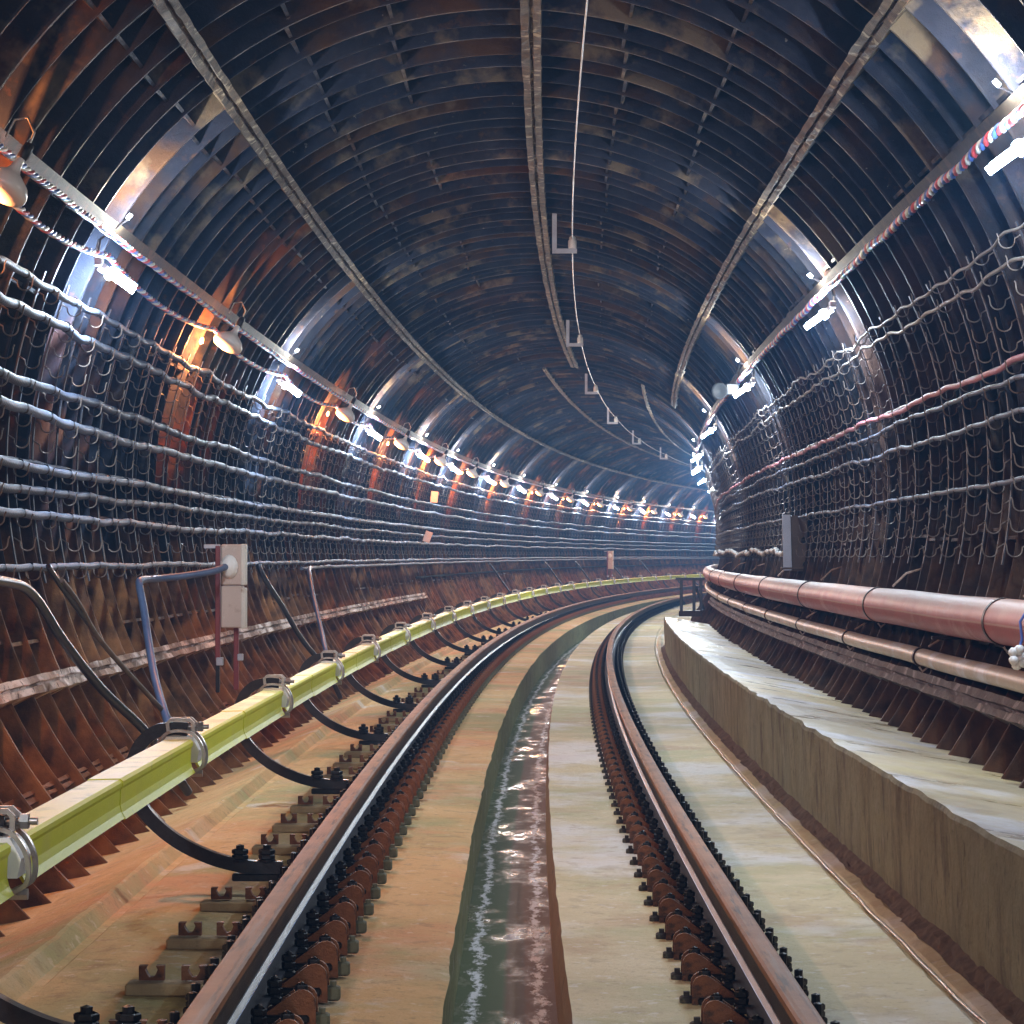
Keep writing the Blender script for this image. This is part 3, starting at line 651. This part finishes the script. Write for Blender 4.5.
# ------------------------------------------------------------------ cable racks with hooks
def rack_proto(side,z0,levels,top,bot):
    """local origin at rack foot (a at z=bot)"""
    a0=circ_a(2.785,bot,side); n=14; zs=np.linspace(bot,top,n)
    strip=[(circ_a(2.785,z,side)-a0,z-bot) for z in zs]
    bar=MB(); flatbar(bar,strip,.008,.034)
    hooks=[]
    for z in levels:
        hb=MB(); ac=circ_a(2.705,z,side)-a0; zc=z-bot; aw=circ_a(2.78,z,side)-a0
        r=.040; P=[(aw,0,zc+.035),(ac+side*r*1.0,0,zc+.012)]
        for k in range(9):
            t=pi*k/8; P.append((ac+side*r*cos(t),0,zc-.002-r*.9*sin(t)))
        P.append((ac-side*r*1.08,0,zc+.022)); P.append((ac-side*r*1.25,0,zc+.036))
        hb.tube(P,.0042,5); hooks.append(hb)
    return a0,bar,hooks
LEV_L=[1.455,1.305,1.215,1.095,.950,.775,.655,.495,.365,.215,.085,-.08]
LEV_R=[1.585,1.475,1.35,1.235,1.125,1.01,.91,.755,.63,.52,.40,.29,.18,.05]
RS=[]
def racks(side,levels,desc,grp,top,bot,smax):
    a0,bar,hooks=rack_proto(side,0,levels,top,bot)
    root=thing('cable_rack',0,0,0,'','cable rack',grp); bar.build('rack_strip',M_rack,parent=root)
    for h in hooks: h.build('hook',M_hook,parent=root)
    sm=MB(); sm.add(bar.v,bar.f,bar.uv,False,0)
    for h in hooks: sm.add(h.v,h.f,h.uv,False,1)
    simple=None; first=True; n=0; far=MB()
    s=9.43
    while s<smax:
        if s<(30 if side<0 else 28): o=root if first else dup(root); first=False
        elif n<150:
            if simple is None: simple=sm.build('cable_rack',[M_rack,M_hook]); o=simple; tag(o,'','cable rack',grp)
            else: o=dup(simple,False)
        else:
            h=head(s); Rm=Matrix.Rotation(-h,3,'Z'); w=Vector(W(s,a0,bot)); far.add([w+Rm@Vector(p) for p in sm.v],sm.f,sm.uv,False,0); s+=.75; n+=1; continue
        place(o,s,a0,bot,desc); n+=1; s+=.75
    if len(far.v):
        tag(far.build('far_cable_racks',M_rack,loc='auto'),'distant indistinct '+desc,'cable rack',grp,'stuff')
racks(-1,LEV_L,'upright steel strip of wire hooks on left wall','cable racks on the left wall',1.60,-.14,125)
racks(1,LEV_R,'upright steel strip of wire hooks on right wall','cable racks on the right wall',1.68,-.03,72)
# ------------------------------------------------------------------ twisted wires along the shoulders
def twisted(name,fn,s0,s1,label,R=.011,r=.010,pitch=.22,grp=None):
    root=bpy.data.objects.new(name,None); COL.objects.link(root); root.location=Vector(W(s0,*fn(s0))); tag(root,label,'cable',grp)
    for k,(m,nm) in enumerate(((M_red,'red'),(M_wht,'white'),(M_blu,'blue'))):
        mb=MB(); P=[]; s=s0
        while s<s1:
            a,z=fn(s); t=2*pi*(s/pitch+k/3); g=1+.5*noise.noise(Vector((s*3,k,0))); P.append(Vector(W(s,a+R*g*cos(t),z+R*g*sin(t)))); s+=.036 if s<45 else .1
        mb.tube(P,r,5); o=mb.build('strand',m); o.parent=root; o.location=-root.location; o['label']=nm+' strand'
    return root
LEDS=[15.7,25.9,35.7,43.9,50.4,58.7,66.5,75,83.5,91.8,99,105.6,112.1,119,126]
BELLS=[12.0,20.7,31.25,39.5,46.8,53.7,61.6,70.7,79,87.2,95.3,101.7,108.6,115]
RLED=[11.8,19.9,28.5,38.4,48.3,55,56,64,72,80,88,96,104,112,120]
twisted('twisted_cable',lambda s:(-2.37+.006*noise.noise(Vector((s*2,0,0))),1.89+.012*noise.noise(Vector((s*1.5,0,5)))),7,100,'red white and blue twisted wires tight under the left shoulder strip',pitch=.30)
def droop(s):
    pts=sorted([-1]+BELLS+LEDS); i=max(j for j in range(len(pts)) if pts[j]<=s); a,b=pts[i],pts[min(i+1,len(pts)-1)]
    t=(s-a)/max(b-a,1e-6); sg=.07*4*t*(1-t); z=1.80-sg; return (circ_a(2.70,z,-1),z)
twisted('twisted_cable',droop,7,100,'looser twisted coloured wires drooping between the left lamps',pitch=.34)
twisted('twisted_cable',lambda s:(circ_a(2.70,1.98,1)+.012*noise.noise(Vector((s*1.2,9,0))),1.975+.022*noise.noise(Vector((s*1.1,3,5)))),6,60,'twisted coloured wires tied under the right shoulder strip',pitch=.30,R=.014,r=.013)
# ------------------------------------------------------------------ lamps
LEDCOL=(.58,.77,1.0)
def light(name,parent,co,color,energy,radius):
    l=bpy.data.lights.new(name,'POINT'); l.color=color; l.energy=energy; l.shadow_soft_size=radius
    o=bpy.data.objects.new(name,l); COL.objects.link(o); o.parent=parent; o.location=co; return o
def led(side,s,label,grp,energy):
    z=1.74 if side<0 else 1.88; a=circ_a(2.72,z,side); t=thing('tube_lamp',s,a,z,label,'lamp',grp)
    d=-side; D=Vector((d*.80,.10,-.59)).normalized()
    mb=MB(); mb.cyl((0,0,0),D*.06,.030,.026,n=12); mb.bbox((side*.005,0,.025),(.05,.07,.06),.008); mb.build('lamp_socket',M_lampb,parent=t)
    mb=MB(); mb.tube([(side*.01,0,.05),(side*.02,0,.11),(side*.01,.03,.16)],.008,6); mb.build('lamp_hook',M_steel,parent=t)
    mb=MB()
    o1=Vector((0,.017,0)); o2=Vector((.010,-.012,.012))
    for q in (o1,-o1,o2): mb.tube([D*.065+q*1.3,D*.245+q*1.3],[.021,.021],8)
    mb.lathe([(.036,0),(.040,.02),(.036,.04),(0,.045)],D*.055,D,n=12)
    mb.build('glowing_tube',M_led,parent=t)
    light('lamp_light',t,D*.07+Vector((0,0,-.055)),LEDCOL,energy,.035)
    zt=2.06 if side<0 else 2.15; at=circ_a(2.72,zt,side)
    mb=MB(); pt=Vector((at-a,.02,zt-z)); mb.tube([pt+Vector((-.03*d,0,-.035)),pt+Vector((-.005*d,0,-.01))],.011,8); mb.build('added_bulb',M_led,parent=t)  # small bulb added above the strip as a body for the extra light
    mb=MB(); mb.tube([Vector((side*.01,0,.05)),Vector((side*.0,.0,.16)),pt+Vector((-.03*d,0,-.04))],.007,6); mb.build('added_bulb_cord',M_hose,parent=t)  # cord up to the added bulb
    light('added_vault_light',t,pt+Vector((.03*d,0,-.01)),(1.,.94,.84),EU,.03)  # extra light added to brighten the vault in a band above the lamp
    return t
EL,ER,EB,EU=160.,160.,125.,65.
for i,s in enumerate([-6,3.8]+LEDS):
    j=i-2; lab='blue white tube lamp on left wall behind the camera' if j<0 else ('%s blue white tube lamp along left wall from the camera'%ORD[j])
    led(-1,s,lab,'tube lamps on the left wall',EL)
for i,s in enumerate([-6,3]+RLED):
    j=i-2; lab='blue white tube lamp on right wall behind the camera' if j<0 else ('%s blue white tube lamp along right wall from the camera'%ORD[j])
    led(1,s,lab,'tube lamps on the right wall',ER)
for i,s in enumerate([1.5]+BELLS):
    j=i-1; a=circ_a(2.55,1.71,-1)
    lab='warm shaded lamp on left wall behind the camera' if j<0 else ('%s white bell shaded lamp along left wall from the camera'%ORD[j])
    t=thing('bell_lamp',s,a,1.71,lab,'lamp','bell lamps on the left wall')
    ax=Vector((-.42,-.34,-.84)).normalized()
    mb=MB(); mb.lathe([(.016,-.15),(.022,-.11),(.026,-.085),(.036,-.062),(.065,-.040),(.100,-.012),(.118,.018),(.121,.040),(.113,.055),(.085,.068),(.045,.075),(0,.077)],(0,0,0),ax,n=28); sh=mb.build('lamp_shade',M_cone,parent=t)
    mb=MB(); mb.lathe([(0,-.22),(.022,-.22),(.026,-.19),(.026,-.14),(.017,-.135)],(0,0,0),ax,n=10); hl=mb.build('lamp_holder',M_black,parent=t)
    q=-ax*.20; mb=MB(); mb.tube([q,q+Vector((.03,0,.07)),q+Vector((.0,0,.14)),q+Vector((-.06,0,.13)),q+Vector((-.10,0,.05))],.006,6); o=mb.build('hanging_loop',M_steel,parent=hl)
    mb=MB(); mb.lathe([(0,-.030),(.010,-.026),(.017,-.01),(.018,.006),(.013,.020),(0,.026)],(-.225,.02,.0),(-.3,0,-.9),n=12); mb.build('bulb',M_bulb,parent=t)
    light('lamp_light',t,(-.235,.02,-.055),(1.,.34,.10),EB,.02)
# ------------------------------------------------------------------ pipes on the right
def pipe(name,side,a,z,r,s0,s1,m,label,bands,bandm,nm,hangers=None,n=28):
    ss=srange(s0,s1,.25,.5,45); P=[Vector(W(s,a+.006*noise.noise(Vector((s*.4,7,0))),z+.004*noise.noise(Vector((s*.5,7,3))))) for s in ss]
    root=bpy.data.objects.new(name,None); COL.objects.link(root); root.location=P[0]; tag(root,label,'pipe')
    mb=MB(); mb.tube(P,r,n); o=mb.build('pipe_body',m); o.parent=root; o.location=-root.location
    for b in bands:
        mb=MB(); p=W(b,a,z); q=W(b+.05,a,z); mb.tube([Vector(p),Vector(q)],[r+.008]*2,n,caps=True); 
        o=mb.build(nm,bandm); o.parent=root; o.location=-root.location
    return root
BPa,BPz,SPa,SPz=2.46,-.315,2.43,-.590
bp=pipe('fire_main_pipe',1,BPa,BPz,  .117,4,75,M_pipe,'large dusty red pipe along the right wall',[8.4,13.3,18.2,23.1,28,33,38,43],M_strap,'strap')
sp=pipe('small_pipe',1,SPa,SPz,.052,4,75,M_pipe2,'narrow cream grey pipe below the large red pipe',[8.3,12.2,16,19.8,23.7,27.6,31.5,35.5,39.5],M_strap,'strap',n=20)
for (root,a,z,r,S) in ((bp,BPa,BPz,.117,[8.4,13.3,18.2,23.1,28,33,38,43]),(sp,SPa,SPz,.052,[12.2,16,19.8,23.7,27.6,31.5,35.5,39.5])):
    for s in S:
        mb=MB(); mb.tube([Vector(W(s,a+r*.7,z+r+.01)),Vector(W(s-.05,a+.17,z+r+.10)),Vector(W(s-.1,a+.30,z+r+.14))],.008,6)
        mb.tube([Vector(W(s,a-.02,z-r-.006)),Vector(W(s,a+.0,z-r-.035)),Vector(W(s,a+.03,z-r-.01))],.007,6)
        o=mb.build('hanger',M_ledge); o.parent=root; o.location=-root.location
# pipe support brackets from the wall
for i,s in enumerate([7,11,15,19,23,27,31,35,39]):
    t=thing('pipe_support',s+.3,2.42,-.475,'small steel support under the red pipe on right wall','support','supports under the red pipe')
    mb=MB(); mb.bbox((.17,0,.022),(.42,.04,.02),.003); mb.box((.28,0,-.05),(.02,.035,.14)); mb.build('support_arm',M_strap,parent=t)
# white tied bundle beside the red pipe at the right edge
t=thing('tied_bundle',12.15,2.30,-.455,'white tied plastic bundle by the red pipe at the right edge','bundle')
mb=MB()
for k in range(7):
    c=Vector((.03*sin(k*2.1),.03*cos(k*1.7),.012*k-.03)); mb.lathe([(0,-.022),(.018,-.016),(.026,0),(.017,.018),(0,.022)],c,(sin(k),cos(k),.5),n=9)
mb.build('bundle_body',M_white,parent=t)
mb=MB(); mb.tube([(0,0,.03),(.02,.01,.09),(.01,0,.17),(.04,0,.22)],.007,6); mb.build('blue_tie',M_blu,parent=t)
# ------------------------------------------------------------------ left junction box on posts
def jbox(s,label,scale=1.,cables=True,a0=-2.146,z0=-.198):
    t=thing('junction_box',s,a0,z0,label,'junction box','junction boxes on posts')
    mb=MB(); mb.bbox((0,.06,.155),(.160,.12,.30),.008); mb.bbox((0,.06,-.155),(.160,.12,.31),.008); bb=mb.build('box_body',M_box,parent=t)
    mb=MB(); mb.bbox((.083,.06,.155),(.034,.13,.305),.006); mb.bbox((.083,.06,-.165),(.034,.13,.30),.006); 
    for z in(.28,.02,-.04,-.29): mb.cyl((.098,.02,z),(.106,.02,z),.010,n=8)
    mb.build('box_cover',M_boxw,parent=t)
    mb=MB(); mb.lathe([(.066,0),(.064,.015),(.052,.035),(.045,.05),(.0,.05)],(-.02,0,.14),(-.1,-1,-.05),n=16)
    mb.v=[(p[0],p[1],.14+(p[2]-.14)*1.35) for p in mb.v]; mb.build('cable_gland',M_white,parent=bb)
    mb=MB(); mb.bbox((-.115,.10,-.13),(.035,.05,.85),.004); mb.build('post',M_post,parent=t)
    mb=MB(); mb.bbox((-.115,.10,-.66),(.028,.045,.26),.004); mb.build('post_foot',M_black,parent=t)
    mb=MB(); mb.bbox((.02,.12,-.54),(.035,.05,.46),.004); mb.build('post',M_post,parent=t)
    mb=MB(); mb.bbox((-.16,.10,.29),(.12,.03,.03),.003); mb.bbox((-.1,.10,-.56),(.05,.06,.06),.004); mb.bbox((.05,.12,-.53),(.04,.06,.05),.004); mb.build('bracket',M_lbr,parent=t)
    return t
jbox(19.5,'dusty pinkish two part junction box on dark red posts, left wall')
jbox(90,'tiny distant pinkish junction box on left wall above the far contact rail',a0=-2.34,z0=-.13)
# hoses and conduits on the left wall
def hose(name,pts,r,m,label,grp=None):
    P=catm([tuple(map(float,W(*p))) for p in pts],8); mb=MB(); mb.tube(P,r,10); return tag(mb.build(name,m,loc='auto'),label,'hose',grp)
hose('hose',[(10,-2.66,-.13),(12.4,-2.645,-.10),(13.6,-2.625,-.115),(14.2,-2.595,-.19),(14.65,-2.51,-.45),(15.1,-2.37,-.74),(15.55,-2.17,-1.03),(15.9,-1.98,-1.40)],.027,M_hose,'thick black hose sloping down the left wall nearest the camera')
hose('conduit',[(15.2,-2.62,-.12),(15.5,-2.58,-.25),(15.8,-2.52,-.45),(16.1,-2.42,-.64),(16.6,-2.28,-.90),(17.1,-2.1,-1.2)],.016,M_rustc,'thin brownish conduit between the black hose and the blue conduit')
hose('conduit',[(15.0,-2.66,-.04),(15.3,-2.63,-.17),(15.7,-2.55,-.38)],.016,M_hose,'short dark wire above the thin brownish conduit')
hose('conduit',[(19.46,-2.19,-.06),(19.3,-2.26,-.09),(19.1,-2.42,-.12),(18.8,-2.58,-.14),(18.3,-2.625,-.145),(18.15,-2.62,-.18),(18.0,-2.57,-.32),(17.7,-2.49,-.54),(17.2,-2.37,-.78),(16.6,-2.21,-1.0),(16.3,-2.08,-1.25)],.026,M_blue,'blue grey conduit from junction box bending down the left wall')
hose('hose',[(25.6,-2.65,-.06),(25.6,-2.60,-.18),(26.0,-2.46,-.48),(26.4,-2.31,-.81),(26.75,-2.10,-1.13),(26.9,-1.97,-1.42)],.026,M_hose,'black hose right of the junction box sloping to the floor')
hose('hose',[(30.4,-2.64,-.11),(30.1,-2.63,-.13),(29.8,-2.59,-.19),(29.2,-2.48,-.44),(28.4,-2.32,-.75),(27.6,-2.18,-1.01),(27.3,-2.05,-1.35)],.024,M_blue,'dark blue conduit bending down beyond the black hose')
for k,s in enumerate((62,76,84,93,101)):
    hose('hose',[(s-1.3,-2.62,-.16),(s-1,-2.58,-.22),(s,-2.38,-.65),(s+.8,-2.12,-1.1)],.022,M_hose,'faint distant dark hose sloping down far left wall','distant hoses on the far left wall')
# tag plates hung on the left cables
for i,(s,a,z,l) in enumerate(((47.5,-2.62,.366,'lower pinkish tag plate hanging on the far left cables'),(47.5,-2.50,1.081,'upper pinkish tag plate hanging on the far left cables'))):
    t=thing('tag_plate',s,a,z,l,'tag'); mb=MB(); mb.bbox((0,0,0),(.13,.01,.20),.003); o=mb.build('plate',M_paper,parent=t); o.rotation_euler=(0,.35 if i==0 else .1,0)
# ------------------------------------------------------------------ right cabinet
t=thing('electric_cabinet',26.6,2.60,-.12,'open brown equipment cabinet with blue white door, right wall','cabinet')
mb=MB(); mb.bbox((.05,.10,.27),(.17,.24,.56),.008); mb.bbox((.0,.0,.02),(.26,.10,.02),.004); cb=mb.build('cabinet_body',M_brown,parent=t)
mb=MB(); mb.bbox((-.065,-.03,.28),(.085,.025,.56),.004); mb.box((-.06,-.035,.04),(.03,.01,.03),mi=0); o=mb.build('door',M_door,parent=t); o.rotation_euler=(0,math.radians(-1.5),0)
mb=MB(); mb.lathe([(0,0),(.03,0),(.035,.02),(.02,.04),(0,.04)],(.10,-.02,.30),(0,-1,0),n=12); mb.lathe([(0,0),(.035,0),(.035,.03),(0,.04)],(.12,-.02,.06),(0,-1,0),n=12); mb.build('knob',M_black,parent=cb)
# loudspeaker on the right shoulder
t=thing('loudspeaker',29.8,2.03,1.875,'round grey horn loudspeaker with dark box beside a right lamp','loudspeaker')
mb=MB(); mb.lathe([(.0,.05),(.02,.05),(.03,.02),(.085,-.015),(.095,-.02),(.095,-.03),(.07,-.02),(.0,.0)],(0,0,0),(.35,.9,0),n=20); mb.build('horn',M_horn,parent=t)
mb=MB(); mb.bbox((.14,.05,.02),(.15,.14,.13),.01); mb.tube([(.16,.05,.08),(.20,.05,.20),(.22,.05,.30)],.012,6); mb.build('driver_box',M_hose,parent=t)
# ------------------------------------------------------------------ overhead wire on L brackets
LB=[13.6,25.6,37.0,48.0,59.,70.,81.,92.]
for i,s in enumerate(LB):
    t=thing('wire_bracket',s,.21,3.31,('%s L shaped bracket from the camera holding the overhead wire at the crown'%ORD[i]) if i else 'L shaped bracket just above the top edge of the photo','bracket','L brackets at the crown')
    mb=MB(); mb.prism([(-.02,.04),(.025,.04),(.025,-.315),(.22,-.315),(.22,-.36),(-.02,-.36)],'y',-.012,.012); ba=mb.build('bracket_arm',M_lbr,parent=t)
    mb=MB(); mb.lathe([(0,0),(.036,0),(.040,.01),(.040,.075),(.030,.085),(.030,.11),(.012,.12),(0,.12)],(.175,0,-.314),(0,0,1),n=14); mb.build('insulator',M_white,parent=ba)
mb=MB(); P=[]
for i in range(len(LB)-1):
    for k in range(8):
        t_=k/8; s=LB[i]+(LB[i+1]-LB[i])*t_; P.append(Vector(W(s,.385,3.09-.02*4*t_*(1-t_))))
mb.tube([Vector(W(4,.385,3.08))]+P,.006,6); tag(mb.build('overhead_wire',M_wire,loc='auto'),'thin pale wire running under the crown through the L brackets','wire')
# ------------------------------------------------------------------ railing at the end of the walkway
t=thing('railing',42.,2.02,-.93,'small dark blue railing at the far end of the walkway','railing')
mb=MB(); mb.bbox((0,0,.59),(.46,.06,.045),.004); mb.build('top_rail',M_fence,parent=t)
for x in(-.14,.06,.17):
    mb=MB(); mb.bbox((x,0,.32),(.05,.05,.50),.004); mb.build('post',M_fence,parent=t)
mb=MB(); mb.tube([(.08,.05,.48),(.22,.05,.1)],.02,6); mb.build('brace',M_fence,parent=t)
mb=MB(); mb.bbox((0,0,.045),(.36,.14,.09),.01); mb.build('base_block',M_strap,parent=t)
# ------------------------------------------------------------------ world haze
w=bpy.data.worlds.new('World'); bpy.context.scene.world=w; w.use_nodes=True; nt=w.node_tree; nt.nodes.clear()
out=nt.nodes.new('ShaderNodeOutputWorld'); bg=nt.nodes.new('ShaderNodeBackground'); bg.inputs[0].default_value=(0.0,0.0,0.0,1); bg.inputs[1].default_value=0
nt.links.new(bg.outputs[0],out.inputs[0])
vs=nt.nodes.new('ShaderNodeVolumeScatter'); vs.inputs['Color'].default_value=(.18,.48,1.,1); vs.inputs['Anisotropy'].default_value=.35
vs.inputs['Density'].default_value=.0028; nt.links.new(vs.outputs[0],out.inputs['Volume'])
# ------------------------------------------------------------------ camera
cam=bpy.data.cameras.new('Camera'); cam.sensor_width=36; cam.lens=2651.82/1024*36; cam.clip_end=500; cam.clip_start=.05
co=bpy.data.objects.new('Camera',cam); COL.objects.link(co); co.location=(-.0590,0,0)
yaw,pit=.0111451,.0182571
co.rotation_euler=(pi/2+pit,0,-yaw)
sc=bpy.context.scene; sc.camera=co
sc.view_settings.view_transform='Standard'; sc.view_settings.look='None'; sc.view_settings.gamma=1; sc.view_settings.use_curve_mapping=False
sc.view_settings.exposure=0.45
